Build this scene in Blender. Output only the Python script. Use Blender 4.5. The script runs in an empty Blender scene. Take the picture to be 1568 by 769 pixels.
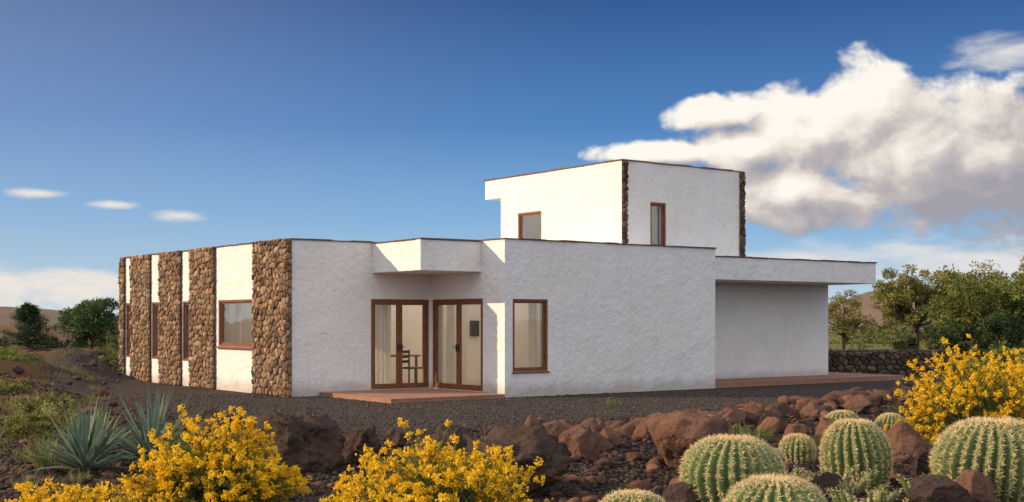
import bpy, math, random
import numpy as np
from mathutils import Vector, noise, Matrix
random.seed(7); R=np.random.default_rng(11)
sc=bpy.context.scene
sc.view_settings.view_transform='Standard'; sc.view_settings.look='None'
sc.view_settings.exposure=0; sc.view_settings.gamma=1
SUN_EL=20.0
# ------------------------------------------------------------------ helpers
def link(o,parent=None):
    sc.collection.objects.link(o)
    if parent: o.parent=parent
    return o
def empty(name,loc=(0,0,0),rz=0):
    e=bpy.data.objects.new(name,None); e.location=loc; e.rotation_euler=(0,0,rz); e.empty_display_size=.3
    return link(e)
def mk(name,V,F,mat=None,col=None,parent=None,smooth=False):
    V=np.asarray(V,dtype=np.float32).reshape(-1,3)
    me=bpy.data.meshes.new(name)
    if isinstance(F,np.ndarray):
        n,k=F.shape
        me.vertices.add(len(V)); me.vertices.foreach_set('co',V.ravel())
        me.loops.add(n*k); me.loops.foreach_set('vertex_index',F.astype(np.int32).ravel())
        me.polygons.add(n); me.polygons.foreach_set('loop_start',np.arange(0,n*k,k,dtype=np.int32))
        me.update(calc_edges=True); me.validate()
    else:
        me.from_pydata(V.tolist(),[],F); me.update()
    if col is not None:
        a=me.color_attributes.new('Col','FLOAT_COLOR','POINT')
        c=np.ones((len(V),4),dtype=np.float32); c[:,:3]=col
        a.data.foreach_set('color',c.ravel())
    if smooth: me.polygons.foreach_set('use_smooth',[True]*len(me.polygons))
    if mat: me.materials.append(mat)
    return link(bpy.data.objects.new(name,me),parent)
class N:
    def __init__(s,nt): s.nt=nt
    def a(s,t,**k):
        n=s.nt.nodes.new(t)
        for kk,v in k.items(): setattr(n,kk,v)
        return n
    def l(s,x,y): s.nt.links.new(x,y)
    def m(s,op,x,y=None,z=None,clamp=False):
        n=s.a('ShaderNodeMath',operation=op); n.use_clamp=clamp
        for i,v in enumerate((x,y,z)):
            if v is None: continue
            if isinstance(v,(int,float)): n.inputs[i].default_value=v
            else: s.l(v,n.inputs[i])
        return n.outputs[0]
    def mix(s,f,a,b,bt='MIX'):
        n=s.a('ShaderNodeMix',data_type='RGBA',blend_type=bt)
        for i,v in ((0,f),(6,a),(7,b)):
            if isinstance(v,(int,float)): n.inputs[i].default_value=v
            elif isinstance(v,tuple): n.inputs[i].default_value=v if len(v)==4 else v+(1,)
            else: s.l(v,n.inputs[i])
        return n.outputs[2]
    def noise(s,co,scale,detail=5,rough=.55,out=0,dist=0):
        n=s.a('ShaderNodeTexNoise'); n.inputs['Scale'].default_value=scale
        n.inputs['Detail'].default_value=detail; n.inputs['Roughness'].default_value=rough
        n.inputs['Distortion'].default_value=dist
        if co is not None: s.l(co,n.inputs['Vector'])
        return n.outputs[out]
    def sm(s,x,a,b):
        n=s.a('ShaderNodeMapRange',interpolation_type='SMOOTHSTEP'); s.l(x,n.inputs[0]); n.inputs[1].default_value=a; n.inputs[2].default_value=b; return n.outputs[0]
    def ramp(s,f,stops):
        n=s.a('ShaderNodeValToRGB'); e=n.color_ramp.elements
        while len(e)<len(stops): e.new(.5)
        for i,(p,c) in enumerate(stops):
            e[i].position=p; e[i].color=tuple(c)+(1,) if len(c)==3 else c
        s.l(f,n.inputs[0]); return n.outputs[0]
def mat(name,c1,c2=None,scale=5,rough=.85,bumps=(),attr=False,spec=.3,transl=0,coord='Object',c3=None,scale3=.7,metal=0,weather=False):
    m=bpy.data.materials.new(name); m.use_nodes=True; nt=m.node_tree; g=N(nt)
    b=nt.nodes['Principled BSDF']; tc=g.a('ShaderNodeTexCoord').outputs[coord]
    c2=c2 or c1
    f=g.noise(tc,scale,5,.6)
    f=g.m('MULTIPLY_ADD',f,2.4,-.7,clamp=True)
    col=g.mix(f,tuple(c1),tuple(c2))
    if c3:
        f3=g.m('MULTIPLY_ADD',g.noise(tc,scale3,4,.6),3.5,-1.5,clamp=True)
        col=g.mix(f3,col,tuple(c3))
    if weather:
        mp=g.a('ShaderNodeMapping'); mp.inputs['Scale'].default_value=(5,5,.35); g.l(tc,mp.inputs[0])
        st_=g.sm(g.noise(mp.outputs[0],1.0,4,.6),.52,.75)
        col=g.mix(g.m('MULTIPLY',st_,.22),col,(.55,.49,.42))
        sx=g.a('ShaderNodeSeparateXYZ'); g.l(tc,sx.inputs[0])
        zz=g.m('ADD',sx.outputs[2],g.m('MULTIPLY',g.noise(tc,2.5,4,.6),-.35))
        col=g.mix(g.m('MULTIPLY',g.sm(zz,.22,-.12),.55),col,(.34,.27,.22))
    if attr:
        at=g.a('ShaderNodeVertexColor',layer_name='Col').outputs[0]
        col=g.mix(1.0,at,col,'MULTIPLY')
    g.l(col,b.inputs['Base Color']); b.inputs['Roughness'].default_value=rough
    b.inputs['Specular IOR Level'].default_value=spec; b.inputs['Metallic'].default_value=metal
    prev=None
    for sc_,st,di in bumps:
        bp=g.a('ShaderNodeBump'); bp.inputs['Strength'].default_value=st; bp.inputs['Distance'].default_value=di
        g.l(g.noise(tc,sc_,4,.6),bp.inputs['Height'])
        if prev: g.l(prev,bp.inputs['Normal'])
        prev=bp.outputs[0]
    if prev: g.l(prev,b.inputs['Normal'])
    if transl>0:
        t=g.a('ShaderNodeBsdfTranslucent'); g.l(col,t.inputs[0]); mx=g.a('ShaderNodeMixShader')
        mx.inputs[0].default_value=transl; g.l(b.outputs[0],mx.inputs[1]); g.l(t.outputs[0],mx.inputs[2])
        g.l(mx.outputs[0],nt.nodes['Material Output'].inputs[0])
    return m
# ------------------------------------------------------------------ materials
M_plaster=mat('white_plaster',(.80,.785,.765),(.73,.715,.695),1.6,.92,((1.3,.7,.10),(8,.85,.034),(34,.65,.011)),c3=(.755,.72,.675),scale3=.45,weather=True)
M_inner=mat('interior_plaster',(.84,.77,.66),(.80,.73,.62),2,.9)
M_wood=mat('brown_wood',(.25,.088,.028),(.13,.044,.017),9,.45,((40,.2,.003),),spec=.5)
M_cop=mat('terracotta_coping',(.20,.11,.075),(.11,.065,.045),6,.9,((20,.4,.01),))
M_tile=mat('terracotta_tile',(.36,.19,.125),(.27,.14,.095),3,.8,((30,.2,.004),))
M_stone=mat('field_stone',(1.12,1.03,.94),(.58,.54,.50),11,.92,((18,.9,.02),(60,.6,.006)),attr=True)
M_mortar=mat('dark_mortar',(.075,.054,.040),(.045,.034,.027),9,.95,((30,.5,.02),))
M_cur=mat('linen_curtain',(.85,.80,.70),(.78,.73,.62),4,.9,transl=.35)
M_black=mat('black_plastic',(.02,.02,.02),(.03,.03,.03),4,.4)
M_floor=mat('floor_tile',(.60,.48,.36),(.52,.42,.31),2,.5)
M_rock=mat('volcanic_rock',(.105,.053,.036),(.23,.115,.072),3.0,.95,((5,.9,.08),(22,.9,.03),(70,.6,.01)),c3=(.055,.036,.029),scale3=1.6)
M_rockd=mat('dark_volcanic_rock',(.030,.021,.018),(.085,.052,.038),3.5,.95,((4,1,.12),(14,1,.06),(50,.8,.016)),c3=(.11,.060,.040),scale3=1.4)
M_rocka=mat('volcanic_pebble',(1.1,1.0,.95),(.7,.66,.64),14,.95,((9,.7,.04),(40,.7,.012)),attr=True)
M_leaf=mat('leaf',(1.1,1.1,1.1),(.75,.75,.75),3,.6,attr=True,transl=.3)
M_petal=mat('yellow_petal',(1,1,1),(.88,.88,.88),20,.6,attr=True,transl=.35)
M_bark=mat('bark',(.10,.07,.05),(.05,.035,.025),8,.95,((15,.6,.03),))
M_cactus=mat('cactus_skin',(1.1,1.1,1.1),(.75,.75,.75),12,.6,((60,.3,.006),),attr=True,spec=.2)
M_spine=mat('cactus_spine',(.88,.74,.44),(.72,.52,.25),15,.6,transl=.25)
def glass():
    m=bpy.data.materials.new('window_glass'); m.use_nodes=True; nt=m.node_tree; g=N(nt)
    nt.nodes.remove(nt.nodes['Principled BSDF'])
    t=g.a('ShaderNodeBsdfTransparent'); t.inputs[0].default_value=(.96,.96,.94,1)
    gl=g.a('ShaderNodeBsdfGlossy'); gl.inputs['Roughness'].default_value=.02
    tc=g.a('ShaderNodeTexCoord').outputs['Object']
    bp=g.a('ShaderNodeBump'); bp.inputs['Strength'].default_value=.06; bp.inputs['Distance'].default_value=.05
    g.l(g.noise(tc,1.5,2),bp.inputs['Height']); g.l(bp.outputs[0],gl.inputs['Normal'])
    fr=g.a('ShaderNodeLayerWeight'); fr.inputs[0].default_value=.5
    f=g.m('MULTIPLY_ADD',g.m('POWER',fr.outputs[1],3.5),.9,.05,clamp=True)
    mx=g.a('ShaderNodeMixShader'); g.l(f,mx.inputs[0]); g.l(t.outputs[0],mx.inputs[1]); g.l(gl.outputs[0],mx.inputs[2])
    g.l(mx.outputs[0],nt.nodes['Material Output'].inputs[0]); return m
M_glass=glass()
# ------------------------------------------------------------------ HOUSE (local axes: x along front, y to the back)
CU,SU=.805,.593
house=empty('white_stucco_house',(-.16,27.8,0),math.atan2(SU,CU))
def toworld(u,v): return (-.16+CU*u-SU*v, 27.8+SU*u+CU*v)
class Box:
    def __init__(s): s.V=[];s.F=[]
    def b(s,x0,x1,y0,y1,z0,z1):
        n=len(s.V)
        s.V+=[(x0,y0,z0),(x1,y0,z0),(x1,y1,z0),(x0,y1,z0),(x0,y0,z1),(x1,y0,z1),(x1,y1,z1),(x0,y1,z1)]
        s.F+=[tuple(n+i for i in q) for q in ((0,3,2,1),(4,5,6,7),(0,1,5,4),(1,2,6,5),(2,3,7,6),(3,0,4,7))]
    def wall(s,ax,p,t,a0,a1,z0,z1,op=()):
        """ax='u': wall runs along x at y in[p,p+t]; ax='v': runs along y at x in[p,p+t]"""
        def bb(a,b,c,d):
            if b-a<1e-4 or d-c<1e-4: return
            if ax=='u': s.b(a,b,p,p+t,c,d)
            else: s.b(p,p+t,a,b,c,d)
        cur=a0
        for (oa,ob,oz0,oz1) in sorted(op):
            bb(cur,oa,z0,z1); bb(oa,ob,z0,oz0); bb(oa,ob,oz1,z1); cur=ob
        bb(cur,a1,z0,z1)
    def obj(s,name,m,parent=house,bevel=0):
        o=mk(name,s.V,s.F,m,parent=parent)
        if bevel:
            md=o.modifiers.new('b','BEVEL'); md.width=bevel; md.segments=2
        return o
H=3.5
win_wing=[(4.74,6.82,1.07,2.2),(8.52,9.12,.65,2.2),(10.66,11.33,.65,2.2),(12.88,13.38,.65,2.2)]
door_l=(-1.65,-.06,.10,2.2); door_r=(.84,2.94,.10,2.2); win_f=(.217,1.208,.56,2.18)
w=Box()
w.wall('u',3,.3,-3.76,.3,0,H,[door_l])
w.wall('v',0,.3,.3,3.0,0,H,[door_r])
w.wall('u',0,.3,0,6.54,0,H,[win_f])
w.wall('v',6.24,.3,.3,13.45,0,H)
w.wall('v',-3.76,.3,3.3,13.75,0,H,win_wing)
w.wall('u',13.45,.3,-3.46,6.54,0,H)
w.wall('u',1.6,.3,6.54,12.8,0,2.73)
w.wall('v',12.5,.3,1.9,7.7,0,2.73)
w.wall('u',7.7,.3,6.54,12.8,0,2.73)
# tower
TU0,TU1,TV0,TV1,TZ=5.18,9.65,2.0,7.31,5.83
w.wall('u',TV0,.25,TU0,TU1,3.32,TZ,[(6.18,6.74,3.62,4.81)])
w.wall('v',TU0,.25,TV0+.25,TV1,3.32,TZ,[(5.38,6.48,3.6,4.77)])
w.wall('v',TU1-.25,.25,TV0+.25,TV1,3.32,TZ)
w.wall('u',TV1-.25,.25,TU0+.25,TU1-.25,3.32,TZ)
w.b(TU0,TU1,TV1,8.10,5.28,TZ)
w.obj('walls',M_plaster)
s=Box()
s.b(-1.62,-.001,.9,2.999,2.80,3.48)
s.obj('entrance_canopy',M_plaster,bevel=.015)
s=Box(); s.b(6.541,12.95,.03,8.15,2.732,3.31); s.obj('roof_overhang',M_plaster,bevel=.015)
# roof, with openings added above the rooms to let daylight in
def slab(bx,x0,x1,y0,y1,z0,z1,ox0,ox1,oy0,oy1):
    bx.b(x0,ox0,y0,y1,z0,z1); bx.b(ox1,x1,y0,y1,z0,z1); bx.b(ox0,ox1,y0,oy0,z0,z1); bx.b(ox0,ox1,oy1,y1,z0,z1)
r=Box()
slab(r,-3.46,4.1,3.3,7.1,3.1,3.2,-3.40,4.0,3.36,7.05)
r.b(4.1,6.24,.3,13.45,3.1,3.3)
slab(r,-3.46,4.1,7.1,13.45,3.1,3.3,-3.40,-.95,7.22,13.4)
r.b(TU0+1.4,TU1-.25,TV0+.25,TV1-.25,TZ-.2,TZ-.05)
r.obj('flat_roof',M_plaster)
# interior
i=Box()
i.b(-3.46,6.24,7.1,7.2,.0,3.1); i.b(4.0,4.1,.3,7.1,.0,3.1); i.b(-.9,-.8,7.2,13.45,0,3.1)
i.b(1.0,4.0,4.05,4.13,.0,3.1); i.b(TU0+.26,TU1-.26,TV1-.29,TV1-.252,3.33,5.6); i.b(TU0+1.5,TU0+1.55,TV0+.3,TV1-.3,3.33,5.6)
i.obj('interior_walls',M_inner)
i=Box(); i.b(-3.46,6.24,3.3,13.45,.0,.07); i.b(.3,6.24,.3,3.3,.0,.07); i.obj('floor',M_floor)
# coping : short irregular tiles
c=Box()
def cop(ax,p0,p1,a0,a1,z):
    a=a0
    while a<a1-1e-3:
        b=min(a+random.uniform(.35,.6),a1); dz=random.uniform(-.008,.010); e=random.uniform(-.012,.012)
        if ax=='u': c.b(a,b-.006,p0-.03+e,p1+.03,z+.002,z+.030+dz)
        else: c.b(p0-.03+e,p1+.03,a,b-.006,z+.002,z+.030+dz)
        a=b
cop('u',0,.3,-.03,6.57,H); cop('v',0,.3,.34,2.96,H-.0005); cop('u',3,.3+3,-3.72,-.05,H); cop('v',-3.76,-3.46,3.34,13.78,H+.001)
cop('v',6.24,6.54,.34,13.4,H+.001); cop('u',13.45,13.75,-3.4,6.5,H)
cop('u',.9,1.1,-1.62,-.04,3.48); cop('v',-1.62,-1.42,1.14,2.95,3.48)
cop('u',TV0,TV0+.25,TU0-.03,TU1+.03,TZ); cop('v',TU0,TU0+.25,TV0+.29,8.13,TZ); cop('v',TU1-.25,TU1,TV0+.29,8.13,TZ)
cop('u',.03,.25,6.58,12.98,3.31); cop('v',12.75,12.95,.29,8.15,3.31)
c.obj('roof_coping',M_cop)
# porch & terrace
p=Box()
def paving(x0,x1,y0,y1,z0,z1,t=.5):
    p.b(x0+.01,x1-.01,y0+.01,y1-.01,z0,z1-.03)
    nx=max(1,round((x1-x0)/t)); ny=max(1,round((y1-y0)/t))
    for a in range(nx):
        for b in range(ny):
            dz=random.uniform(0,.003)
            p.b(x0+(x1-x0)*a/nx+.004,x0+(x1-x0)*(a+1)/nx-.004,y0+(y1-y0)*b/ny+.004,y0+(y1-y0)*(b+1)/ny-.004,z1-.029,z1+dz)
paving(-3.0,-.1,-.15,2.99,-.1,.085); p.b(-.1,-.004,.5,2.99,-.1,.08)
paving(6.56,14.35,.1,1.59,-.1,.12); paving(12.82,14.35,1.6,3.6,-.1,.12)
p.obj('terracotta_paving',M_tile)
# ---- window and door joinery
fr=Box(); gl=Box(); bl=Box()
def bx(ax,B,a0,a1,p0,p1,z0,z1):
    if ax=='u': B.b(a0,a1,p0,p1,z0,z1)
    else: B.b(p0,p1,a0,a1,z0,z1)
def frame(ax,p,a0,a1,z0,z1,wd,d0,d1):
    bx(ax,fr,a0,a1,p+d0,p+d1,z1-wd,z1); bx(ax,fr,a0,a1,p+d0,p+d1,z0,z0+wd)
    bx(ax,fr,a0,a0+wd,p+d0,p+d1,z0+wd,z1-wd); bx(ax,fr,a1-wd,a1,p+d0,p+d1,z0+wd,z1-wd)
def window(ax,p,o,wd=.05,d=.07):
    a0,a1,z0,z1=o
    frame(ax,p,a0+.001,a1-.001,z0+.001,z1-.001,wd,d-.06,d+.05)
    x0,x1,zi0,zi1=a0+wd+.002,a1-wd-.002,z0+wd+.002,z1-wd-.002
    frame(ax,p,x0,x1,zi0,zi1,.04,d-.02,d+.03)
    bx(ax,gl,x0+.036,x1-.036,p+d+.002,p+d+.008,zi0+.036,zi1-.036)
def door(ax,p,o):
    a0,a1,z0,z1=o; d=.06
    frame(ax,p,a0+.001,a1-.001,z0+.001,z1-.001,.06,d-.05,d+.07)
    a0+=.063;a1-=.063;z0+=.05;z1-=.063; mid=(a0+a1)/2
    for x0,x1,hx in ((a0,mid-.004,mid-.05),(mid+.004,a1,mid+.05)):
        frame(ax,p,x0,x1,z0,z1,.07,d-.03,d+.03)
        bx(ax,gl,x0+.065,x1-.065,p+d+.002,p+d+.008,z0+.065,z1-.065)
        bx(ax,bl,hx-.015,hx+.015,p+d-.055,p+d-.031,.98,1.16)
        bx(ax,bl,hx-.05,hx+.05,p+d-.085,p+d-.057,1.07,1.09)
door('u',3,door_l); door('v',0,door_r); window('u',0,win_f)
for k,o in enumerate(win_wing): window('v',-3.76,o)
window('u',TV0,(6.18,6.74,3.62,4.81)); window('v',TU0,(5.38,6.48,3.6,4.77))
fr.b(-3.83,-3.66,4.72,6.86,1.02,1.068); fr.b(.19,1.235,-.04,.05,.525,.558)
fr.obj('window_and_door_frames',M_wood,bevel=.004); gl.obj('glass_panes',M_glass); bl.obj('door_handles',M_black)
# curtains
def curtain(name,ax,a0,a1,p,z0,z1,amp=.035,wl=.11):
    n=int((a1-a0)/.012); V=[];F=[]
    for k in range(n+1):
        a=a0+(a1-a0)*k/n
        for j,z in enumerate(np.linspace(z0,z1,6)):
            q=p+amp*math.sin(2*math.pi*a/wl+.6*math.sin(a*7)+.15*j)+.01*math.sin(a*31)
            V.append((a,q,z) if ax=='u' else (q,a,z))
    for k in range(n):
        for j in range(5):
            b=k*6+j; F.append((b,b+6,b+7,b+1))
    mk(name,V,F,M_cur,parent=house,smooth=True)
curtain('curtain_left_door','u',-1.6,-.92,3.36,.1,2.3)
curtain('curtain_right_door','v',2.62,2.94,.42,.1,2.3,.025)
curtain('curtain_front_window','u',.95,1.25,.42,.1,2.3)
curtain('curtain_front_window_b','u',.12,.36,.42,.1,2.3)
curtain('curtain_wing','v',6.45,6.85,-3.3,.3,2.3)
for (o) in win_wing[1:]: curtain('curtain_wing','v',o[0]+.25,o[1]+.05,-3.3,.3,2.35)
curtain('curtain_tower','v',5.35,5.7,5.55,3.4,4.9); curtain('curtain_tower','u',6.15,6.3,2.4,3.4,4.9)
b=Box(); b.b(1.85,2.10,3.99,4.048,1.3,1.7); b.obj('wall_intercom',M_black)
ch=empty('dining_chair'); ch.parent=house; ch.location=(.15,4.1,.07); ch.rotation_euler=(0,0,.5)
b=Box()
for x in (-.2,.2):
    for y in (-.2,.2): b.b(x-.018,x+.018,y-.018,y+.018,0,.44 if y<0 else .9)
b.b(-.23,.23,-.23,.23,.44,.48)
for z in (.58,.70,.82): b.b(-.18,.18,.19,.21,z,z+.07)
b.obj('seat_and_back',M_black,parent=ch,bevel=.01)
tb=Box(); tb.b(-.3,.9,4.9,5.8,.78,.82)
for x in (-.24,.8):
    for y in (4.96,5.7): tb.b(x,x+.05,y,y+.05,.07,.78)
tb.obj('dining_table',M_wood)
V=[];F=[]
prof=[(0,.0),(.11,.0),(.11,.02),(.03,.04),(.025,.10),(.07,.14),(.09,.2),(.07,.26),(.02,.3),(.02,.32),(.13,.33),(.08,.42),(0,.42)]
for (rr,z) in prof:
    for k in range(16): V.append((-3.25+rr*math.cos(k*math.pi/8),5.75+rr*math.sin(k*math.pi/8),z+1.04))
for j in range(len(prof)-1):
    for k in range(16): F.append((j*16+k,j*16+(k+1)%16,(j+1)*16+(k+1)%16,(j+1)*16+k))
mk('table_lamp',V,F,M_black,parent=house,smooth=True)
b=Box(); b.b(-3.44,-3.0,4.7,6.9,.98,1.04); b.obj('sill_shelf',M_wood)
# ---- masonry cells
def voronoi_cells(w_,h_,sx,sz,rng):
    pts=[]
    nz=max(1,round(h_/sz)); nx=max(1,round(w_/sx))
    for j in range(-1,nz+1):
        for k in range(-1,nx+2):
            if rng.random()<.06: continue
            pts.append(((k+.5*(j%2)+.25+rng.uniform(-.42,.42))*w_/nx,(j+.5+rng.uniform(-.42,.42))*h_/nz))
    out=[]
    for a,pt in enumerate(pts):
        poly=[(max(0,pt[0]-2*sx),max(0,pt[1]-2*sz)),(min(w_,pt[0]+2*sx),max(0,pt[1]-2*sz)),(min(w_,pt[0]+2*sx),min(h_,pt[1]+2*sz)),(max(0,pt[0]-2*sx),min(h_,pt[1]+2*sz))]
        if poly[0][0]>=poly[1][0] or poly[0][1]>=poly[2][1]: continue
        for q in pts:
            dx,dz=q[0]-pt[0],q[1]-pt[1]; dd=dx*dx+dz*dz
            if q is pt or dd>(3*max(sx,sz))**2: continue
            mx,mz=(q[0]+pt[0])/2,(q[1]+pt[1])/2
            new=[]
            for k in range(len(poly)):
                A=poly[k];B_=poly[(k+1)%len(poly)]
                da=(A[0]-mx)*dx+(A[1]-mz)*dz; db=(B_[0]-mx)*dx+(B_[1]-mz)*dz
                if da<=0: new.append(A)
                if da*db<0:
                    t=da/(da-db); new.append((A[0]+t*(B_[0]-A[0]),A[1]+t*(B_[1]-A[1])))
            poly=new
            if len(poly)<3: break
        if len(poly)>=3:
            out.append(poly)
    return out
def subdiv(poly,rng,wob):
    o=[]
    for k in range(len(poly)):
        A=poly[k];B_=poly[(k+1)%len(poly)]
        for t in (.22,.78): o.append((A[0]+t*(B_[0]-A[0])+rng.uniform(-wob,wob),A[1]+t*(B_[1]-A[1])+rng.uniform(-wob,wob)))
    return o
class Stones:
    def __init__(s): s.V=[];s.F=[];s.C=[]
    def panel(s,fn,w_,h_,sx,sz,seed,pal,depth=.07,gap=.93):
        rng=random.Random(seed)
        for poly in voronoi_cells(w_,h_,sx,sz,rng):
            ar=0
            for k in range(len(poly)):
                A=poly[k];B_=poly[(k+1)%len(poly)]; ar+=A[0]*B_[1]-A[1]*B_[0]
            if abs(ar)/2<sx*sz*.06: continue
            cx=sum(q[0] for q in poly)/len(poly); cz=sum(q[1] for q in poly)/len(poly)
            poly=subdiv(poly,rng,.005)
            d=depth*rng.uniform(.7,1.25); tx,tz=rng.uniform(-.15,.15),rng.uniform(-.15,.15)
            base=rng.choice(pal); k_=rng.uniform(.65,1.2); col=tuple(x*k_ for x in base)
            n=len(s.V); m=len(poly)
            for sc_,dd in ((gap,0),(gap,.45),(gap*.9,.82),(gap*.55,1.0)):
                for q in poly:
                    x=cx+(q[0]-cx)*sc_; z=cz+(q[1]-cz)*sc_
                    s.V.append(fn(x,z,d*dd+(0 if dd==0 else (q[0]-cx)*tx+(q[1]-cz)*tz+rng.uniform(-.004,.004)))); s.C.append(col)
            for L in range(3):
                for k in range(m):
                    a=n+L*m+k;b_=n+L*m+(k+1)%m
                    s.F.append((a,b_,b_+m,a+m))
            s.F.append(tuple(n+3*m+k for k in range(m)))
    def obj(s,name,m,parent):
        return mk(name,s.V,s.F,m,col=np.array(s.C),parent=parent,smooth=True)
pal=[(.33,.21,.125),(.28,.18,.115),(.38,.265,.17),(.21,.135,.088),(.43,.32,.22),(.31,.185,.105),(.17,.125,.10),(.33,.265,.20),(.26,.17,.11)]
st=Stones(); mo=Box()
bands=[(2.97,4.70),(6.96,8.49),(9.15,10.63),(11.36,12.85),(13.40,13.76)]
for k,(a,b_) in enumerate(bands):
    mo.b(-3.80,-3.761,a+.02,b_-.02,0,H+.0)
    st.panel(lambda x,z,d,a=a:(-3.80-d,a+x,z),b_-a,H+.03,.175,.13,k+1,pal,depth=.055,gap=.92)
mo.b(-3.80,-3.69,2.965,2.998,0,H)
st.panel(lambda x,z,d:(-3.82+x,2.97-d,z),.13,H+.02,.13,.15,77,pal,depth=.03)
# tower quoins
dpal=[(.14,.09,.065),(.09,.065,.05),(.18,.12,.08)]
mo.b(TU0+.0,TU0+.17,TV0-.02,TV0-.001,3.5,TZ-.01)
st.panel(lambda x,z,d:(TU0-.01+x,TV0-.02-d,3.5+z),.19,TZ-3.5,.14,.16,31,dpal,depth=.05)
mo.b(TU1-.12,TU1+.02,TV0-.02,TV0-.001,3.32,TZ-.01)
st.panel(lambda x,z,d:(TU1-.14+x,TV0-.02-d,3.32+z),.2,TZ-3.32,.15,.16,32,dpal,depth=.05)
mo.b(TU1+.001,TU1+.03,TV0,TV0+.3,3.32,TZ-.01)
st.panel(lambda x,z,d:(TU1+.02+d,TV0-.04+x,3.32+z),.34,TZ-3.32,.17,.16,33,dpal,depth=.05)
mo.obj('mortar_backing',M_mortar); st.obj('stone_cladding',M_stone,house)
# low stone garden wall
gw=empty('stone_garden_wall',(*toworld(12.85,4.4),0),math.atan2(SU,CU)-.55)
s2=Stones(); L=6.2
wpal=[(.14,.10,.08),(.10,.072,.06),(.19,.13,.10),(.075,.06,.052)]
s2.panel(lambda x,z,d:(x,-.18-d,z),L,.74,.22,.15,5,wpal); s2.panel(lambda x,z,d:(L-x,.18+d,z),L,.74,.22,.15,6,wpal)
s2.panel(lambda x,z,d:(x,-.2+z,.74+d),L,.4,.28,.2,8,wpal,depth=.05); s2.panel(lambda x,z,d:(L+d,x-.18,z),.36,.74,.2,.15,9,wpal)
s2.obj('stones',M_stone,gw)
b=Box(); b.b(0,L,-.18,.18,-.1,.74); b.obj('core',M_mortar,parent=gw)
# ------------------------------------------------------------------ TERRAIN
def sstep(a,b,x):
    t=min(1,max(0,(x-a)/(b-a))); return t*t*(3-2*t)
bx_=[-40,-14,-11.2,-6.5,-2.2,.2,4,10.4,13,40]; by_=[60,38,30,23.0,18.4,20.5,23.5,32,36,60]
def yard(x,y):
    f=np.interp(x,bx_,by_)+.5*noise.noise((x*.7,y*.7,50)); return sstep(-.8,.8,y-f)*(1-sstep(13,16,abs(x)))
def hz(x,y):
    n=noise.noise; yd=yard(x,y); k=1-yd
    d=math.hypot(x,y); z=0
    if d<120:
        near=1-sstep(60,110,d)
        z+=k*near*(.06*n((x*.45,y*.45,1))+.04*n((x*1.3,y*1.3,4))+.020*n((x*4,y*4,7))-.03)
        z+=.004*n((x*5,y*5,2))
        lm=sstep(8.5,12,-x-(.12*(y-25)))*sstep(17,24,y)*(1-sstep(50,75,y))
        z+=lm*(.42+.8*n((x*.26,y*.26,9))+.45*n((x*.8,y*.8,3))+.16*n((x*2.2,y*2.2,3))+.06*n((x*5,y*5,3)))
        rm=sstep(13.5,18,x-(y-35)*.1)*sstep(24,34,y)*near
        z+=rm*(.35+.3*n((x*.2,y*.2,5)))
    z+=sstep(60,400,d)*(3.2*n((x*.006,y*.006,3))-.6)
    return z-.0
def axis(lo,hi,step,far):
    a=list(np.arange(lo,hi+1e-6,step)); s_=step; v=hi
    while v<far: s_*=1.2; v+=s_; a.append(v)
    s_=step; v=lo
    while v>-far: s_*=1.2; v-=s_; a.insert(0,v)
    return np.array(a)
X=axis(-16,14,.13,2600); Y=axis(8,38,.13,2600)
V=np.zeros((len(Y),len(X),3)); C=np.zeros((len(Y),len(X),3))
for j,y in enumerate(Y):
    for k,x in enumerate(X):
        V[j,k]=(x,y,hz(x,y)-.003)
        C[j,k]=(yard(x,y),sstep(38,48,y)*sstep(8,14,x) if x>0 else 0,sstep(.28,.35,-x/max(y,1)) if y>0 else 0)
nx=len(X); ii=np.arange((len(Y)-1)*(nx-1)); a=(ii//(nx-1))*nx+ii%(nx-1)
F=np.stack([a,a+1,a+nx+1,a+nx],1)
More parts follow.
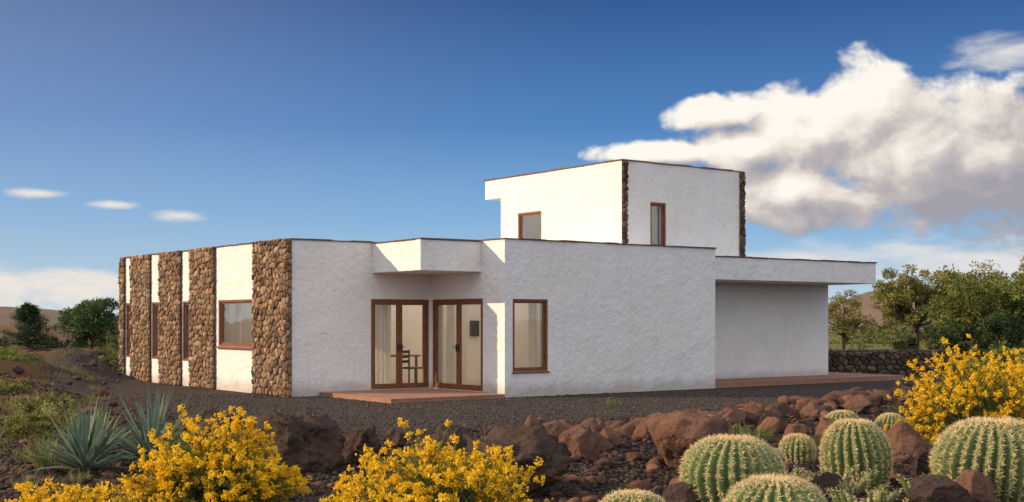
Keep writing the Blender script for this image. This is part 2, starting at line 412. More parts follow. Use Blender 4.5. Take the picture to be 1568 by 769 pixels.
def ground_mat():
    m=bpy.data.materials.new('volcanic_ground'); m.use_nodes=True; nt=m.node_tree; g=N(nt); b=nt.nodes['Principled BSDF']
    tc=g.a('ShaderNodeTexCoord').outputs['Object']
    at=g.a('ShaderNodeSeparateColor'); vc=g.a('ShaderNodeVertexColor',layer_name='Col'); g.l(vc.outputs[0],at.inputs[0])
    n1=g.noise(tc,.9,8,.65); n2=g.noise(tc,34,4,.75)
    vo=g.a('ShaderNodeTexVoronoi'); vo.inputs['Scale'].default_value=22; g.l(tc,vo.inputs['Vector'])
    soil=g.ramp(n1,[(.35,(.015,.011,.010)),(.6,(.034,.024,.019)),(.8,(.060,.039,.029))])
    grav=g.ramp(n2,[(.34,(.016,.013,.012)),(.5,(.054,.044,.039)),(.66,(.16,.13,.112))])
    grav=g.mix(g.m('MULTIPLY_ADD',n1,1.6,-.5,clamp=True),grav,g.mix(1.,grav,(1.25,1.1,.98),'MULTIPLY'))
    spk=g.ramp(vo.outputs['Color'],[(.2,(.45,.45,.45)),(.8,(1.6,1.55,1.5))])
    soil=g.mix(1.,soil,spk,'MULTIPLY')
    grav=g.mix(.7,grav,g.mix(1.,grav,spk,'MULTIPLY'))
    base=g.mix(at.outputs[0],soil,grav)
    grass=g.ramp(n1,[(.3,(.06,.07,.02)),(.55,(.17,.17,.05)),(.8,(.22,.18,.07))])
    base=g.mix(at.outputs[1],base,grass)
    left=g.ramp(n1,[(.3,(.055,.035,.024)),(.48,(.18,.092,.05)),(.60,(.12,.095,.038)),(.78,(.28,.155,.085))])
    base=g.mix(g.m('MULTIPLY',at.outputs[2],g.m('SUBTRACT',1.0,at.outputs[0])),base,left)
    g.l(base,b.inputs['Base Color']); b.inputs['Roughness'].default_value=.95; b.inputs['Specular IOR Level'].default_value=.15
    b1=g.a('ShaderNodeBump'); b1.inputs['Strength'].default_value=1; b1.inputs['Distance'].default_value=.035; g.l(vo.outputs['Distance'],b1.inputs['Height']); b1.invert=True
    b2=g.a('ShaderNodeBump'); b2.inputs['Strength'].default_value=.9; b2.inputs['Distance'].default_value=.03; g.l(n2,b2.inputs['Height']); g.l(b1.outputs[0],b2.inputs['Normal'])
    g.l(b2.outputs[0],b.inputs['Normal']); return m
mk('ground',V,F,ground_mat(),col=C.reshape(-1,3),smooth=True)
# ---- pebbles (numpy)
phi=(1+5**.5)/2
ICO=np.array([(-1,phi,0),(1,phi,0),(-1,-phi,0),(1,-phi,0),(0,-1,phi),(0,1,phi),(0,-1,-phi),(0,1,-phi),(phi,0,-1),(phi,0,1),(-phi,0,-1),(-phi,0,1)])/1.9
ICF=np.array([(0,11,5),(0,5,1),(0,1,7),(0,7,10),(0,10,11),(1,5,9),(5,11,4),(11,10,2),(10,7,6),(7,1,8),(3,9,4),(3,4,2),(3,2,6),(3,6,8),(3,8,9),(4,9,5),(2,4,11),(6,2,10),(8,6,7),(9,8,1)])
def pebbles(name,P,S,Cc,m):
    n=len(P); vv=ICO[None]+R.uniform(-.28,.28,(n,12,3))
    ang=R.uniform(0,6.28,n); sx=R.uniform(.7,1.3,(n,1)); sz=R.uniform(.5,.9,(n,1))
    x=vv[:,:,0]*sx; y=vv[:,:,1]; z=vv[:,:,2]*sz
    c_,s_=np.cos(ang)[:,None],np.sin(ang)[:,None]
    vv=np.stack([x*c_-y*s_,x*s_+y*c_,z],2)*S[:,None,None]+P[:,None,:]
    ff=(ICF[None]+12*np.arange(n)[:,None,None]).reshape(-1,3)
    return mk(name,vv.reshape(-1,3),ff,m,col=np.repeat(Cc,12,0))
P=[];S=[];CC=[]
while len(P)<60000:
    y=8.6+ (R.random()**1.35)*21; x=R.uniform(-.45,.45)*y
    yd=yard(x,y)
    if yd>.5 and (R.random()>.6 or abs(x)>12): continue
    dens=noise.noise((x*.8,y*.8,33))
    if dens<-.1 and R.random()<.6: continue
    s_=R.gamma(2.2,.0075)+.006
    if yd>.5: s_=min(s_,.020)
    P.append((x,y,hz(x,y)+s_*.15)); S.append(min(s_,.07))
    t=R.random(); b0=np.array((.032,.025,.022))*(1-t)+np.array((.098,.064,.048))*t
    if yd>.5: b0=np.array((.042,.035,.032))*(1-t)+np.array((.145,.118,.102))*t
    CC.append(b0*R.uniform(.6,1.3))
pebbles('volcanic_gravel',np.array(P),np.array(S),np.array(CC),M_rocka)
# ---- boulders
def ico_mesh(sub):
    import bmesh
    bm=bmesh.new(); bmesh.ops.create_icosphere(bm,subdivisions=sub,radius=1)
    v=np.array([x.co[:] for x in bm.verts]); f=np.array([[q.index for q in p_.verts] for p_ in bm.faces]); bm.free(); return v,f
def rockverts(sub,seed,rug=1.0):
    v,f=ico_mesh(sub); rng=np.random.default_rng(seed)
    for _ in range(13):
        n=rng.normal(size=3); n/=np.linalg.norm(n); d=rng.uniform(.55,.82)
        t=v@n-d; v=v-np.outer(np.maximum(t,0)*.95,n)
    o=seed*3.7; out=[]
    for p_ in v:
        q=Vector(p_); r_=1+.18*noise.noise(q*1.1+Vector((o,0,0)))+rug*(.11*noise.noise(q*2.7+Vector((0,o,0)))+.07*(abs(noise.noise(q*5.5+Vector((o,o,0))))-.3)+.045*noise.noise(q*12+Vector((0,o,o))))
        if sub>=5: r_+=rug*.025*noise.noise(q*26)
        out.append(q*r_)
    v=np.array([x[:] for x in out]); v[:,2]/=v[:,2].max(); xm=max(abs(v[:,0]).max(),.5); v[:,:2]/=xm
    return v,f
def boulder(x,y,wd,h,seed,m=M_rock,name='volcanic_boulder',sub=5,dx=1.,rug=1.):
    v,f=rockverts(sub,seed,rug); zc=hz(x,y)
    v=v*np.array((wd/2,wd/2*dx,h*.66)); v[:,2]+=h*.34
    o=mk(name,v,f,m,smooth=True); o.location=(x,y,zc)
    return o
boulder(-2.42,14.6,1.12,.70,3,M_rockd,dx=1.1,rug=2.0)
boulder(-1.85,15.3,.62,.44,4,M_rockd,rug=2.0)
boulder(-.02,12.5,1.25,.72,5,M_rockd,dx=.8,rug=2.0)
boulder(-.62,13.2,.95,.62,25,M_rockd,dx=.8,rug=2.0)
boulder(-4.45,18.5,1.15,.42,6,M_rockd,rug=1.8)
boulder(-3.6,17.9,.7,.30,7,M_rockd,rug=1.7)
boulder(2.05,14.7,1.0,.64,8)
boulder(.80,15.2,.55,.44,9); boulder(.50,17.3,.52,.35,10); boulder(1.9,18.1,.36,.33,11); boulder(.30,18.6,.24,.34,12)
boulder(1.05,16.6,.5,.34,13); boulder(1.35,17.2,.36,.28,14); boulder(2.9,18.6,.45,.30,31); boulder(2.3,20.0,.45,.27,32); boulder(3.6,20.5,.5,.30,33); boulder(1.3,19.4,.4,.26,34)
boulder(5.2,21.8,.5,.32,35); boulder(6.4,23.4,.55,.33,36); boulder(4.6,22.2,.4,.27,37)
boulder(5.0,16.0,.6,.45,15); boulder(4.45,13.3,.52,.4,16,M_rockd); boulder(3.75,11.0,.65,.36,17,M_rockd); boulder(2.75,13.6,.48,.34,18)
boulder(4.6,18.3,.5,.3,19); boulder(3.9,17.4,.42,.32,20); boulder(4.2,11.6,.48,.36,21); boulder(1.55,11.5,.38,.26,22,M_rockd); boulder(3.0,12.0,.42,.26,23,M_rockd)
boulder(5.2,14.2,.52,.42,24); boulder(-1.55,17.2,.35,.26,26,M_rockd); boulder(-.95,18.6,.3,.2,27,M_rockd)
vars_=[rockverts(3,100+k) for k in range(10)]
VV=[];FF=[];CL=[];off=0
def addrock(x,y,s_,hs=.75,base=None):
    global off
    v,f=vars_[random.randrange(10)]
    M_=np.array(Matrix.Rotation(random.uniform(0,6.28),3,Vector((random.gauss(0,1),random.gauss(0,1),random.gauss(0,1))).normalized()))
    w_=(v@M_.T)*np.array((s_*random.uniform(.8,1.3),s_,s_*hs))
    VV.append(w_+np.array((x,y,hz(x,y)+s_*hs*.45))); FF.append(f+off); off+=len(v)
    t=random.random(); b0=np.array((.050,.033,.027))*(1-t)+np.array((.20,.098,.062))*t
    CL.append(np.repeat((b0*random.uniform(.7,1.2))[None],len(v),0))
for k in range(320):
    t=random.random(); x=.6+t*10.2; yb=np.interp(x,[0,2,4,7,10.8],[18.0,19.6,21.8,26,31])
    y=yb+random.gauss(0,.8)-.2; addrock(x,y,random.choice((.05,.07,.09,.12,.16,.2))*random.uniform(.8,1.3))
for k in range(230):
    y=random.uniform(9.5,22); x=random.uniform(.02,.42)*y; addrock(x,y,random.uniform(.03,.11))
for k in range(140):
    y=random.uniform(9.5,18); x=random.uniform(-.42,.05)*y; addrock(x,y,random.uniform(.03,.09))
for k in range(60):
    y=random.uniform(21,42); x=-y*random.uniform(.31,.46); addrock(x,y,random.uniform(.04,.16))
mk('volcanic_rocks',np.concatenate(VV),np.concatenate(FF),M_rocka,col=np.concatenate(CL),smooth=True)
# ------------------------------------------------------------------ PLANTS
def leaves(P,D,L,W,rng=R):
    n=len(P); D=D/np.linalg.norm(D,axis=1,keepdims=True)
    r_=rng.normal(size=(n,3)); S_=np.cross(D,r_); S_/=np.linalg.norm(S_,axis=1,keepdims=True)+1e-9
    L=np.broadcast_to(L,(n,))[:,None]; W=np.broadcast_to(W,(n,))[:,None]
    v=np.stack([P,P+D*L*.45+S_*W*.5,P+D*L,P+D*L*.45-S_*W*.5],1).reshape(-1,3)
    return v,np.arange(4*n).reshape(n,4)
def tube(path,rad,seg=5):
    path=np.array(path); V=[];F=[]
    for k,p_ in enumerate(path):
        d=path[min(k+1,len(path)-1)]-path[max(k-1,0)]; d=d/(np.linalg.norm(d)+1e-9)
        a=np.cross(d,(0.3,.9,.1)); a/=np.linalg.norm(a)+1e-9; b_=np.cross(d,a)
        for s_ in range(seg):
            t=2*math.pi*s_/seg; V.append(p_+rad[k]*(a*math.cos(t)+b_*math.sin(t)))
    for k in range(len(path)-1):
        for s_ in range(seg):
            F.append((k*seg+s_,k*seg+(s_+1)%seg,(k+1)*seg+(s_+1)%seg,(k+1)*seg+s_))
    return np.array(V),np.array(F)
class Acc:
    def __init__(s): s.V=[];s.F=[];s.C=[];s.n=0
    def add(s,v,f,c=None):
        s.V.append(v); s.F.append(f+s.n); s.n+=len(v)
        if c is not None: s.C.append(np.broadcast_to(c,(len(v),3)))
    def obj(s,name,m,parent,smooth=False):
        return mk(name,np.concatenate(s.V),np.concatenate(s.F),m,col=np.concatenate(s.C) if s.C else None,parent=parent,smooth=smooth)
def colmix(n,c1,c2,jit=.25,per=4):
    t=R.random((n,1)); c=np.array(c1)*(1-t)+np.array(c2)*t; c=c*R.uniform(1-jit,1+jit,(n,1)); return np.repeat(c,per,0)
def flower_bush(x,y,wd,h,nst=320,fl=1.0,name='yellow_flowering_shrub'):
    e=empty(name,(x,y,hz(x,y))); st_=Acc();lv=Acc();fw=Acc(); Rr=wd/2
    for k in range(nst):
        th=R.uniform(0,6.28); ph=math.acos(1-R.random()*.93)
        tf=R.uniform(.62,1.04)*(1+.2*noise.noise((math.cos(th)*1.7+x,math.sin(th)*1.7,ph*2)))
        if R.random()<.08: tf*=1.12
        tip=np.array((Rr*tf*math.sin(ph)*math.cos(th),Rr*tf*math.sin(ph)*math.sin(th),h*tf*(.12+.88*math.cos(ph))))
        b0=np.array((R.normal()*.1*Rr*2,R.normal()*.1*Rr*2,0)); mid=(b0+tip)/2+np.array((0,0,h*.12))+R.normal(size=3)*.03
        ts=np.linspace(0,1,7)[:,None]; path=(1-ts)**2*b0+2*ts*(1-ts)*mid+ts**2*tip
        v,f=tube(path,np.linspace(.006,.0022,7),3); st_.add(v,f,np.array((.14,.16,.05)))
        m=28; tt=R.uniform(.25,1,m)[:,None]; pp=(1-tt)**2*b0+2*tt*(1-tt)*mid+tt**2*tip
        dd=(tip-b0)/np.linalg.norm(tip-b0)+R.normal(size=(m,3))*.6+np.array((0,0,.25))
        v,f=leaves(pp,dd,R.uniform(.03,.075,m),.009); lv.add(v,f,colmix(m,(.09,.13,.03),(.26,.29,.09),.3))
        for q in range(2):
            t0=R.uniform(.5,.85); p0=(1-t0)**2*b0+2*t0*(1-t0)*mid+t0**2*tip; p1=p0+(tip-p0)*.7+R.normal(size=3)*.07
            v,f=tube([p0,p1],[.002,.0015],3); st_.add(v,f,np.array((.14,.16,.05)))
            m=8; tt=R.random((m,1)); v,f=leaves(p0+(p1-p0)*tt,(p1-p0)+R.normal(size=(m,3))*.05,R.uniform(.03,.06,m),.008); lv.add(v,f,colmix(m,(.09,.13,.03),(.24,.27,.08),.3))
        pf=.92 if math.cos(ph)>.22 else .50
        if R.random()<pf*fl:
            for cc_ in range(R.integers(1,5)):
                m=int(R.uniform(9,17)); c0=tip+(tip-mid)/np.linalg.norm(tip-mid)*(-.055*cc_+.03)+R.normal(size=3)*.02
                cl=c0+R.normal(size=(m,3))*.014
                cb=colmix(m,(.95,.56,.008),(.96,.72,.03),.12)
                for q in range(3):
                    v,f=leaves(cl,R.normal(size=(m,3))+np.array((0,0,.5)),R.uniform(.015,.029,m),R.uniform(.013,.023,m)); fw.add(v,f,cb)
    st_.obj('stems',M_leaf,e); lv.obj('leaves',M_leaf,e); fw.obj('flowers',M_petal,e); return e
flower_bush(-2.55,10.9,1.50,.90,430)
flower_bush(-.60,10.1,1.80,.77,470)
flower_bush(-3.35,9.5,1.2,.50,280)
flower_bush(6.10,16.6,2.1,1.34,520,1.)
flower_bush(7.1,17.6,1.6,1.25,280,.95)
flower_bush(6.6,15.0,1.0,.75,160,.95)
def cactus(x,y,wd,h,ribs=26,seed=0,name='golden_barrel_cactus'):
    e=empty(name,(x,y,hz(x,y)-.03)); rng=np.random.default_rng(seed)
    Rr=wd/2*.94; nt=ribs*8; npn=34; V=[];C=[]
    lean=rng.uniform(-.08,.08,2); wv=rng.uniform(0,6.28,4)
    def pt(th,s_,rib):
        ph=s_*2.45
        r_=Rr*(math.sin(min(ph,math.pi)) if ph<math.pi/2 else (1-.28*((ph-math.pi/2)/.88)**2))
        r_=Rr*max(r_/Rr,0)**.92 if r_>0 else 0
        r_*=1+.03*math.sin(2*th+wv[0])+.02*math.sin(3*th+wv[1]+s_*3)
        zt=h-(h*.52)*(1-math.cos(ph)) if ph<math.pi/2 else h*.48-(h*.5)*((ph-math.pi/2)/.88)
        zt-=.07*h*math.exp(-(ph/.22)**2)
        a=(1-abs(math.cos(th*ribs/2)))
        dep=.13*min(1,ph/.5)*Rr
        r2=r_-dep*a**.75
        lump=1+.012*math.sin(ph*38)*(1-a)
        tw=.05*math.sin(ph*2+wv[2])
        return np.array((r2*lump*math.cos(th+tw)+lean[0]*zt,r2*lump*math.sin(th+tw)+lean[1]*zt,zt)),a
    for j in range(npn+1):
        for k in range(nt):
            th=2*math.pi*k/nt; p_,a=pt(th,j/npn,0)
            V.append(p_); t=j/npn
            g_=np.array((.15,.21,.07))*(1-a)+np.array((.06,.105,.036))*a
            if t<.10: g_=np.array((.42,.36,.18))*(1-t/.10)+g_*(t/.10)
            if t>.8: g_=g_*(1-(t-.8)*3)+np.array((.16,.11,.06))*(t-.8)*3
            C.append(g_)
    F=[]
    for j in range(npn):
        for k in range(nt):
            a=j*nt+k;b_=j*nt+(k+1)%nt; F.append((a,b_,b_+nt,a+nt))
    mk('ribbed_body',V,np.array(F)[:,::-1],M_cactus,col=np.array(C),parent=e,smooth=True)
    PP=[];DD=[];LL=[]
    na=max(14,int(h/.030))
    for r_ in range(ribs):
        th=2*math.pi*r_/ribs
        for q in range(1,na):
            s_=(q+rng.uniform(-.15,.15))/na*.97
            p_,_=pt(th,s_,0); p2,_=pt(th,s_+.01,0)
            out=np.array((math.cos(th),math.sin(th),0)); tn=(p2-p_)/np.linalg.norm(p2-p_); side=np.cross(out,tn); nrm=np.cross(tn,side)
            if nrm@np.array((p_[0],p_[1],p_[2]-h*.45))<0: nrm=-nrm
            for z_ in range(12):
                d=nrm*rng.uniform(.35,1)+side*rng.normal()*.8+tn*rng.normal()*.6
                PP.append(p_-nrm*.003); DD.append(d); LL.append(rng.uniform(.032,.068))
    for q in range(420):
        th=rng.uniform(0,6.28); p_,_=pt(th,rng.uniform(0,.13),0); PP.append(p_); DD.append(np.array((0,0,1))+rng.normal(size=3)*.5); LL.append(rng.uniform(.02,.05))
    v,f=leaves(np.array(PP),np.array(DD),np.array(LL)*max(.75,min(1.1,wd)),.0058)
    mk('spines',v,f,M_spine,parent=e)
cactus(2.04,11.7,.98,.68,26,1); cactus(3.52,12.9,.76,.74,24,2); cactus(3.59,15.8,.47,.38,20,3)
cactus(5.0,19.2,.56,.40,20,4); cactus(5.78,19.3,.46,.36,18,5); cactus(4.60,12.1,1.12,.82,28,6)
cactus(1.98,9.5,.86,.57,26,7); cactus(.92,9.4,.62,.50,22,8); cactus(3.0,14.6,.3,.25,18,9)
def spiny_clump(x,y,r_,n,seed):
    rng=np.random.default_rng(seed); e=empty('spiny_cactus_clump',(x,y,hz(x,y))); B=Acc(); PP=[];DD=[];LL=[]
    for k in range(n):
        a=rng.uniform(0,6.28); q=r_*math.sqrt(rng.random()); d=np.array((math.cos(a)*q/r_*.6,math.sin(a)*q/r_*.6,1)); d/=np.linalg.norm(d)
        L=rng.uniform(.10,.28); b0=np.array((math.cos(a)*q,math.sin(a)*q,0)); rr=rng.uniform(.018,.030)
        ts=np.linspace(0,1,6); v,f=tube([b0+d*L*t for t in ts],[rr*.8,rr,rr,rr*.95,rr*.7,rr*.15],8); B.add(v,f,np.array((.12,.16,.05)))
        for s_ in range(70):
            t=rng.random(); th=rng.uniform(0,6.28); nrm=np.array((math.cos(th),math.sin(th),.2)); PP.append(b0+d*L*t+nrm*rr*.85); DD.append(nrm+rng.normal(size=3)*.5); LL.append(rng.uniform(.02,.05))
    B.obj('stems',M_cactus,e,True); v,f=leaves(np.array(PP),np.array(DD),np.array(LL),.0055); mk('spines',v,f,M_spine,parent=e)
spiny_clump(3.15,12.2,.28,40,1); spiny_clump(2.75,12.9,.22,26,2); spiny_clump(3.15,11.2,.28,32,3); spiny_clump(4.1,14.5,.2,16,4); spiny_clump(4.0,12.0,.18,16,5); spiny_clump(4.9,11.0,.2,20,6)
def agave(x,y,rad,h,n=46,seed=0,wd=.07,c1=(.10,.15,.10),c2=(.20,.27,.20),name='agave'):
    rng=np.random.default_rng(seed); e=empty(name,(x,y,hz(x,y))); A=Acc()
    for k in range(n):
        th=k*2.39996+rng.normal()*.1; el=math.radians(14+72*(k/n)+rng.normal()*5); L=(rad*math.cos(el)**2+h*math.sin(el)**2)*1.08*rng.uniform(.88,1.1)
        d=np.array((math.cos(th)*math.cos(el),math.sin(th)*math.cos(el),math.sin(el))); sd=np.array((-math.sin(th),math.cos(th),0)); up=np.cross(d,sd); up=up if up[2]>0 else -up
        V=[];m=9; bend=rng.uniform(-.10,.32)
        for j in range(m+1):
            t=j/m; w_=wd*(.55+1.2*t if t<.35 else .97*(1-((t-.35)/.65)**1.6))*.5
            c_=d*L*t+np.array((0,0,1))*(-bend*L*t*t)+np.array((0,0,.04))
            V+= [c_+sd*w_+up*w_*.5,c_,c_-sd*w_+up*w_*.5]
        F=[]
        for j in range(m):
            b_=j*3; F+=[(b_,b_+1,b_+4,b_+3),(b_+1,b_+2,b_+5,b_+4)]
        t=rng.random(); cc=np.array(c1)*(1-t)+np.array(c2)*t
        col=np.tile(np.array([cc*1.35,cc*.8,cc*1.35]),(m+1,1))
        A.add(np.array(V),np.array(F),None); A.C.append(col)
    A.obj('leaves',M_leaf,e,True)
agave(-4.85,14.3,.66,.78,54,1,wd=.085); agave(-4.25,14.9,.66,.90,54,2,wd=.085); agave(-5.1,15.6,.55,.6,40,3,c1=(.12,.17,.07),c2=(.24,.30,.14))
agave(-5.9,17.0,.45,.40,40,4,wd=.04,c1=(.16,.20,.06),c2=(.30,.34,.13)); agave(-5.4,14.6,.4,.35,36,5,wd=.04,c1=(.14,.18,.05),c2=(.28,.32,.12))
for k,(x,y,s_) in enumerate(((13.0,47,1.0),(12.2,48,.8),(14.3,46,1.1),(15.0,44.5,1.2),(13.6,42.5,.7))): agave(x,y,s_*.75,s_*.9,50,20+k,wd=.09,c1=(.05,.08,.02),c2=(.15,.19,.06),name='yucca')
def tufts(name,spots,m=M_leaf,c1=(.10,.13,.03),c2=(.26,.28,.09),bl=70,w_=.008):
    A=Acc()
    for (x,y,r_,h_) in spots:
        n=int(bl*max(1,r_*4)); an=R.uniform(0,6.28,n); rr=r_*np.sqrt(R.random(n))
        px,py=x+rr*np.cos(an),y+rr*np.sin(an); pz=np.array([hz(a_,b_) for a_,b_ in zip(px,py)])
        D=np.stack([np.cos(an)*.5,np.sin(an)*.5,np.ones(n)],1)+R.normal(size=(n,3))*.35; D[:,2]=abs(D[:,2])+.2
        v,f=leaves(np.stack([px,py,pz],1),D,h_*R.uniform(.5,1.1,n),w_*R.uniform(.7,1.5,n)); A.add(v,f,colmix(n,c1,c2,.3))
    A.obj(name,m,None)
sp=[]
for k in range(80):
    y=random.uniform(13,28); x=-y*random.uniform(.33,.47); sp.append((x,y,random.uniform(.08,.28),random.uniform(.12,.32)))
for k in range(30):
    y=random.uniform(25,45); x=-y*random.uniform(.32,.45); sp.append((x,y,random.uniform(.1,.4),random.uniform(.15,.3)))
tufts('grass_tufts',sp,c1=(.13,.13,.035),c2=(.30,.27,.10))
sp=[]
for k in range(260):
    y=random.uniform(40,62); x=y*random.uniform(.24,.46); sp.append((x,y,random.uniform(.3,.9),random.uniform(.2,.55)))
tufts('meadow_grass',sp,c1=(.13,.15,.03),c2=(.36,.34,.10),bl=60,w_=.022)
sp=[(3.3,17.6,.22,.42),(3.45,17.8,.2,.4),(3.9,16.9,.15,.25),(1.05,12.2,.08,.22),(1.12,12.3,.05,.18),(2.8,12.6,.14,.22),(1.9,24.6,.06,.2),(2.1,25.2,.05,.15)]
for k in range(30):
    y=random.uniform(12,24); x=random.uniform(.1,.42)*y; sp.append((x,y,.05,random.uniform(.08,.2)))
tufts('weeds',sp,c1=(.09,.13,.03),c2=(.24,.27,.08),bl=60,w_=.010)
# ---- shrubs and trees
def crown(A,cen,rad,ncl,nl,lsz,c1,c2,seed):
    rng=np.random.default_rng(seed); cen=np.array(cen,float); rad=np.array(rad,float)
    cls=[]
    for k in range(ncl):
        d=rng.normal(size=3); d/=np.linalg.norm(d); rr=rng.uniform(.35,1.0)**.6
        r2=rr*(1+.3*noise.noise(Vector(d*2+seed)))
        cls.append(cen+d*rad*r2)
    for c_ in cls:
        n=int(nl*rng.uniform(.5,1.4)); cr=rad.mean()*rng.uniform(.12,.28)
        g=rng.normal(size=(n,3)); g/=np.linalg.norm(g,axis=1,keepdims=True)
        P=c_+g*cr*(rng.random((n,1))**.45)*np.array((1.1,1.1,.75))
        D=g+rng.normal(size=(n,3))*.7+np.array((0,0,.25))
        t=rng.random(); cc=np.array(c1)*(1-t)+np.array(c2)*t
        v,f=leaves(P,D,lsz*rng.uniform(.7,1.4,n),lsz*.5,rng); A.add(v,f,np.repeat(cc*rng.uniform(.7,1.3,(n,1)),4,0))
    return cls
def tree(name,x,y,top,crw,trunk_h,c1,c2,seed,ncl=60,nl=110,lsz=.12,parts=None,zb=None):
    zb=hz(x,y)-.1 if zb is None else zb
    e=empty(name,(x,y,zb)); A=Acc(); B=Acc(); h=top-zb
    parts=parts or [((0,0,(h+trunk_h)/2),(crw/2,crw/2,(h-trunk_h)/2))]
    rng=np.random.default_rng(seed)
    for (c_,r_) in parts:
        cls=crown(A,c_,r_,max(6,int(ncl/len(parts))),nl,lsz,c1,c2,seed); seed+=1
        for q in cls[::3]:
            t0=rng.uniform(.25,.8); p0=np.array((0,0,trunk_h*t0+.2*h)); mid=(p0+q)/2+rng.normal(size=3)*.08*h+np.array((0,0,.03*h))
            ts=np.linspace(0,1,6)[:,None]; pa=(1-ts)**2*p0+2*ts*(1-ts)*mid+ts**2*q
            v,f=tube(pa,np.linspace(.016*h,.003*h,6),5); B.add(v,f)
    zt=np.linspace(0,.75*h,8); pa=[(math.sin(z*1.3+seed)*.02*h,math.cos(z)*.02*h,z) for z in zt]
    v,f=tube(pa,np.linspace(.032*h,.008*h,8),8); B.add(v,f)
    B.obj('trunk_and_limbs',M_bark,e,True); A.obj('foliage',M_leaf,e)
def conifer(x,y,top,wd,seed):
    zb=hz(x,y)-.2; h=top-zb; e=empty('pine_tree',(x,y,zb)); A=Acc();B=Acc(); rng=np.random.default_rng(seed)
    v,f=tube([(0,0,0),(0,0,h*.97)],[.03*h,.004*h],7); B.add(v,f)
    for k in range(110):
        t=rng.random()**.8; z=h*(.1+.88*t); L=wd/2*(1-t)**.75*rng.uniform(.75,1.15)+.08; th=rng.uniform(0,6.28)
        d=np.array((math.cos(th),math.sin(th),rng.uniform(-.1,.45))); p1=np.array((0,0,z))+d*L
        v,f=tube([(0,0,z),p1],[.012*h*(1-t)+.004,.003],4); B.add(v,f)
        n=130; tt=rng.uniform(.2,1.05,(n,1)); P=np.array((0,0,z))+d*L*tt+rng.normal(size=(n,3))*.09*(1.2-tt*.5)
        v,f=leaves(P,d+rng.normal(size=(n,3))*.8,rng.uniform(.07,.14,n),.03,rng); A.add(v,f,np.repeat(np.array((.036,.07,.026))*rng.uniform(.6,1.5,(n,1)),4,0))
    B.obj('trunk_and_branches',M_bark,e,True); A.obj('needles',M_leaf,e)
conifer(-23.0,60,2.4,3.0,4)
tree('broadleaf_tree',-20.0,60,2.75,2.9,.4,(.035,.075,.018),(.10,.18,.04),11,80,130,.12)
OL=((.14,.145,.035),(.36,.33,.10)); DK=((.02,.04,.014),(.06,.09,.025)); MG=((.08,.12,.022),(.27,.29,.065))
tree('olive_tree',13.2,50,3.0,1.8,1.0,(.17,.16,.035),(.36,.32,.09),21,50,100,.085)
tree('olive_tree',17.6,55,4.35,3.6,1.3,*OL,22,110,130,.12,parts=[((-.9,0,3.0),(1.2,1.1,.95)),((.8,.2,3.2),(1.3,1.1,1.0)),((0,0,2.3),(1.6,1.2,.8))])
tree('olive_tree',20.6,56,4.25,3.2,1.2,*OL,23,90,130,.12)
tree('broadleaf_tree',17.6,47,3.2,3.6,.8,*MG,24,110,150,.11)
tree('broadleaf_tree',19.6,46,3.9,3.6,.9,*MG,25,110,150,.11)
tree('broadleaf_tree',21.8,50,4.6,4.0,1.0,*OL,26,100,140,.12)
tree('dark_shrub',14.9,43,1.75,1.5,.2,*DK,27,40,120,.10)
tree('dark_shrub',16.2,42,1.9,2.0,.2,*DK,28,50,130,.10)
tree('dark_shrub',17.5,40,1.5,2.2,.2,*MG,29,50,130,.10)
tree('dark_shrub',13.9,44.5,1.15,1.0,.1,*DK,30,30,110,.09)
tree('dark_shrub',15.2,38.5,.9,1.6,.1,*MG,31,36,110,.08)
tree('dark_shrub',10.3,23.5,.9,1.6,.1,*MG,36,36,110,.07)
tree('dark_shrub',11.0,27.5,1.35,1.8,.1,*MG,37,40,110,.08)
for k,(x,y,t_,w_,cc) in enumerate(((-12.6,32,.75,1.2,MG),(-10.2,25.5,.45,.9,OL),(-14,35,.95,1.3,MG),(-15.6,37,1.0,1.4,OL),(-11.8,38,1.0,1.1,MG),(-12.9,42,1.2,1.6,MG),(-7.0,18.5,.42,.9,OL),(-17.5,42,1.1,1.6,DK),(-7.6,20.5,.5,1.1,OL))):
    tree('shrub',x,y,t_,w_,.05,*cc,40+k,30,90,.06)
A=Acc()
for k in range(46):
    y=random.uniform(62,95); x=y*random.uniform(.26,.55); hh=random.uniform(.8,2.3); crown(A,(x,y,hh*.4),(random.uniform(1,2.4),1.5,hh*.7),12,60,.22,(.08,.10,.03),(.22,.22,.07),300+k)
for k in range(30):
    y=random.uniform(60,95); x=-y*random.uniform(.30,.52); hh=random.uniform(.4,1.2); crown(A,(x,y,hh*.3),(random.uniform(.7,1.8),1.2,hh*.6),8,50,.2,(.03,.05,.02),(.09,.11,.04),400+k)
A.obj('distant_trees',M_leaf,None)
# ---- hills
M_hill=mat('hill_earth',(.20,.12,.09),(.13,.085,.07),.02,.95,((.05,.5,2),),c3=(.13,.12,.06),scale3=.012)
def hill(name,x,y,rx,ry,h,seed):
    n=64; V=[];F=[]
    for j in range(n+1):
        for k in range(n+1):
            a,b_=k/n*2-1,j/n*2-1; r_=math.hypot(a,b_); f_=max(0,1-r_)**1.0; f_=f_*f_*(3-2*f_)
            z=h*f_*(1+.35*noise.noise((a*2.2+seed,b_*2.2,0))+.12*noise.noise((a*8+seed,b_*8,0)))*1.0
            V.append((x+a*rx,y+b_*ry,z-2.5))
    for j in range(n):
        for k in range(n): q=j*(n+1)+k; F.append((q,q+1,q+n+2,q+n+1))
    mk(name,V,F,M_hill,smooth=True)
hill('hills',-300,640,150,150,16,1); hill('hills',112,330,75,80,13,2.4); hill('hills',-190,760,170,120,9,5); hill('hills',330,600,200,120,20,7)
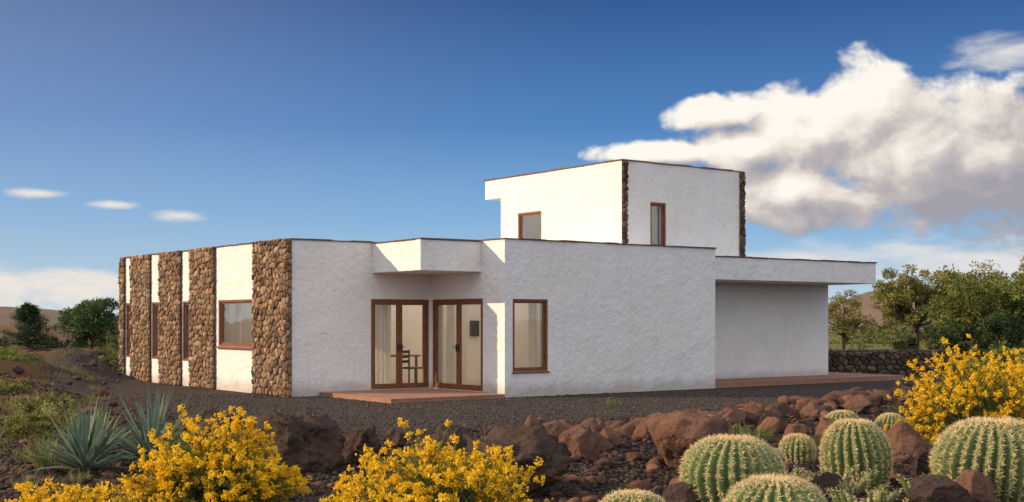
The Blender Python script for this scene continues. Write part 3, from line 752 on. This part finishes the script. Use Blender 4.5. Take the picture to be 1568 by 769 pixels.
# ------------------------------------------------------------------ SKY
wd=bpy.data.worlds.new('World'); sc.world=wd; wd.use_nodes=True; nt=wd.node_tree; g=N(nt)
bg=nt.nodes['Background']; sky=g.a('ShaderNodeTexSky',sky_type='NISHITA'); sky.sun_disc=False
sky.sun_elevation=math.radians(SUN_EL); sky.sun_rotation=math.radians(-91.4); sky.air_density=1.0; sky.dust_density=.6; sky.ozone_density=2.0
tc=g.a('ShaderNodeTexCoord').outputs['Generated']
sp_=g.a('ShaderNodeSeparateXYZ'); g.l(tc,sp_.inputs[0]); sx_,sy_,sz_=sp_.outputs
D2=57.29578
az=g.m('MULTIPLY',g.m('ARCTAN2',sx_,sy_),D2); el=g.m('MULTIPLY',g.m('ARCSINE',sz_),D2)
cum=[(13.2,8.2,2.8,2.0),(15.8,9.1,2.6,2.1),(9.2,9.2,2.2,.75),(6.4,7.5,2.8,.5),(12.4,5.6,2.9,1.6),(17.9,7.0,4.2,2.9),(21.5,6.8,4.5,3.1),(10.5,7.6,2.4,1.2)]
low=[(14.5,2.7,5.5,.8),(20,2.4,5.5,1.5),(-14.6,4.6,1.6,.30),(-17.6,5.0,1.2,.22),(-20.5,5.4,1.5,.25),(-20,1.4,6,1.1),(11,1.9,3,.5),(21.2,11.2,2.2,.8)]
sm=g.sm
def density(dx,dy,bl,sc1,amp,sxf):
    A_=g.m('ADD',az,dx); E_=g.m('ADD',el,dy)
    cv=g.a('ShaderNodeCombineXYZ'); g.l(g.m('MULTIPLY',A_,sxf),cv.inputs[0]); g.l(E_,cv.inputs[1])
    nz=g.noise(cv.outputs[0],sc1,9,.56,dist=.3)
    cur=None
    for (a_,e_,w_,h_) in bl:
        u_=g.m('DIVIDE',g.m('SUBTRACT',A_,a_),w_); v_=g.m('DIVIDE',g.m('SUBTRACT',E_,e_),h_)
        d_=g.m('SUBTRACT',1.0,g.m('SQRT',g.m('ADD',g.m('MULTIPLY',u_,u_),g.m('MULTIPLY',v_,v_))))
        cur=d_ if cur is None else g.m('SMOOTH_MAX',cur,d_,.3)
    return g.m('ADD',cur,g.m('MULTIPLY',g.m('SUBTRACT',nz,.5),amp))
d0=density(0,0,cum,.55,1.55,.85); d1=density(-.6,.7,cum,.55,1.55,.85)
alpha=sm(d0,-.20,.20)
lit=g.m('MULTIPLY_ADD',g.m('SUBTRACT',d0,d1),.62,.58)
lit=g.m('ADD',lit,g.m('MULTIPLY',g.m('SUBTRACT',el,7.0),.06))
lit=g.m('SUBTRACT',lit,g.m('MULTIPLY',g.m('MAXIMUM',g.m('SUBTRACT',az,14.0),0.0),.034),clamp=True)
ccol=g.ramp(lit,[(.1,(.36,.35,.40)),(.4,(.54,.50,.49)),(.62,(.82,.75,.68)),(.85,(1.0,.95,.86))])
dl=density(0,0,low,.9,2.6,.30); al=g.m('MULTIPLY',sm(dl,-.15,1.0),.9)
# sky body
grad=g.ramp(g.m('DIVIDE',el,60.0,clamp=True),[(0,(.60,.71,.79)),(.03,(.42,.61,.78)),(.075,(.21,.44,.74)),(.145,(.065,.215,.53)),(.24,(.014,.078,.28)),(.45,(.025,.10,.30)),(1,(.05,.14,.34))])
sun_side=sm(az,6.0,-32.0)
grad=g.mix(g.m('MULTIPLY',sun_side,.26),grad,(.50,.54,.68))
K=.11
scl=g.a('ShaderNodeVectorMath',operation='SCALE'); g.l(sky.outputs[0],scl.inputs[0]); scl.inputs['Scale'].default_value=K
body=g.mix(.88,scl.outputs[0],grad)
skyc=g.mix(al,body,g.mix(sun_side,(.80,.77,.75),(.95,.85,.72)))
skyc=g.mix(alpha,skyc,ccol)
# bright sky patches added overhead and behind the viewpoint, filling shaded walls and interiors
fill_mask=g.m('MAXIMUM',sm(sy_,.05,-.55),sm(sz_,.5,.8)); up=g.m('MULTIPLY_ADD',sz_,12,.2,clamp=True)
n2=g.noise(tc,2.2,6,.6); bm_=g.m('MULTIPLY',g.m('MULTIPLY',fill_mask,up),g.m('MULTIPLY_ADD',n2,3,-.7,clamp=True))
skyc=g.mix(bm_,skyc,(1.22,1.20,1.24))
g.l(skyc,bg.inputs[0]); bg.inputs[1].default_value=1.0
sun=bpy.data.lights.new('sun','SUN'); sun.energy=5.0; sun.angle=math.radians(.55); sun.color=(1,.75,.48)
so=link(bpy.data.objects.new('sun',sun)); e_=math.radians(SUN_EL)
dirv=Vector((-math.cos(e_),-.024*math.cos(e_),math.sin(e_))); so.rotation_euler=dirv.to_track_quat('Z','Y').to_euler(); so.location=(-30,0,20)
cam=bpy.data.cameras.new('camera'); co=link(bpy.data.objects.new('camera',cam)); co.location=(0,0,1.7); co.rotation_euler=(math.pi/2,0,0)
cam.sensor_width=36; cam.lens=36*1931/1568; cam.shift_y=106.5/1568; cam.clip_end=6000; cam.clip_start=.1; sc.camera=co
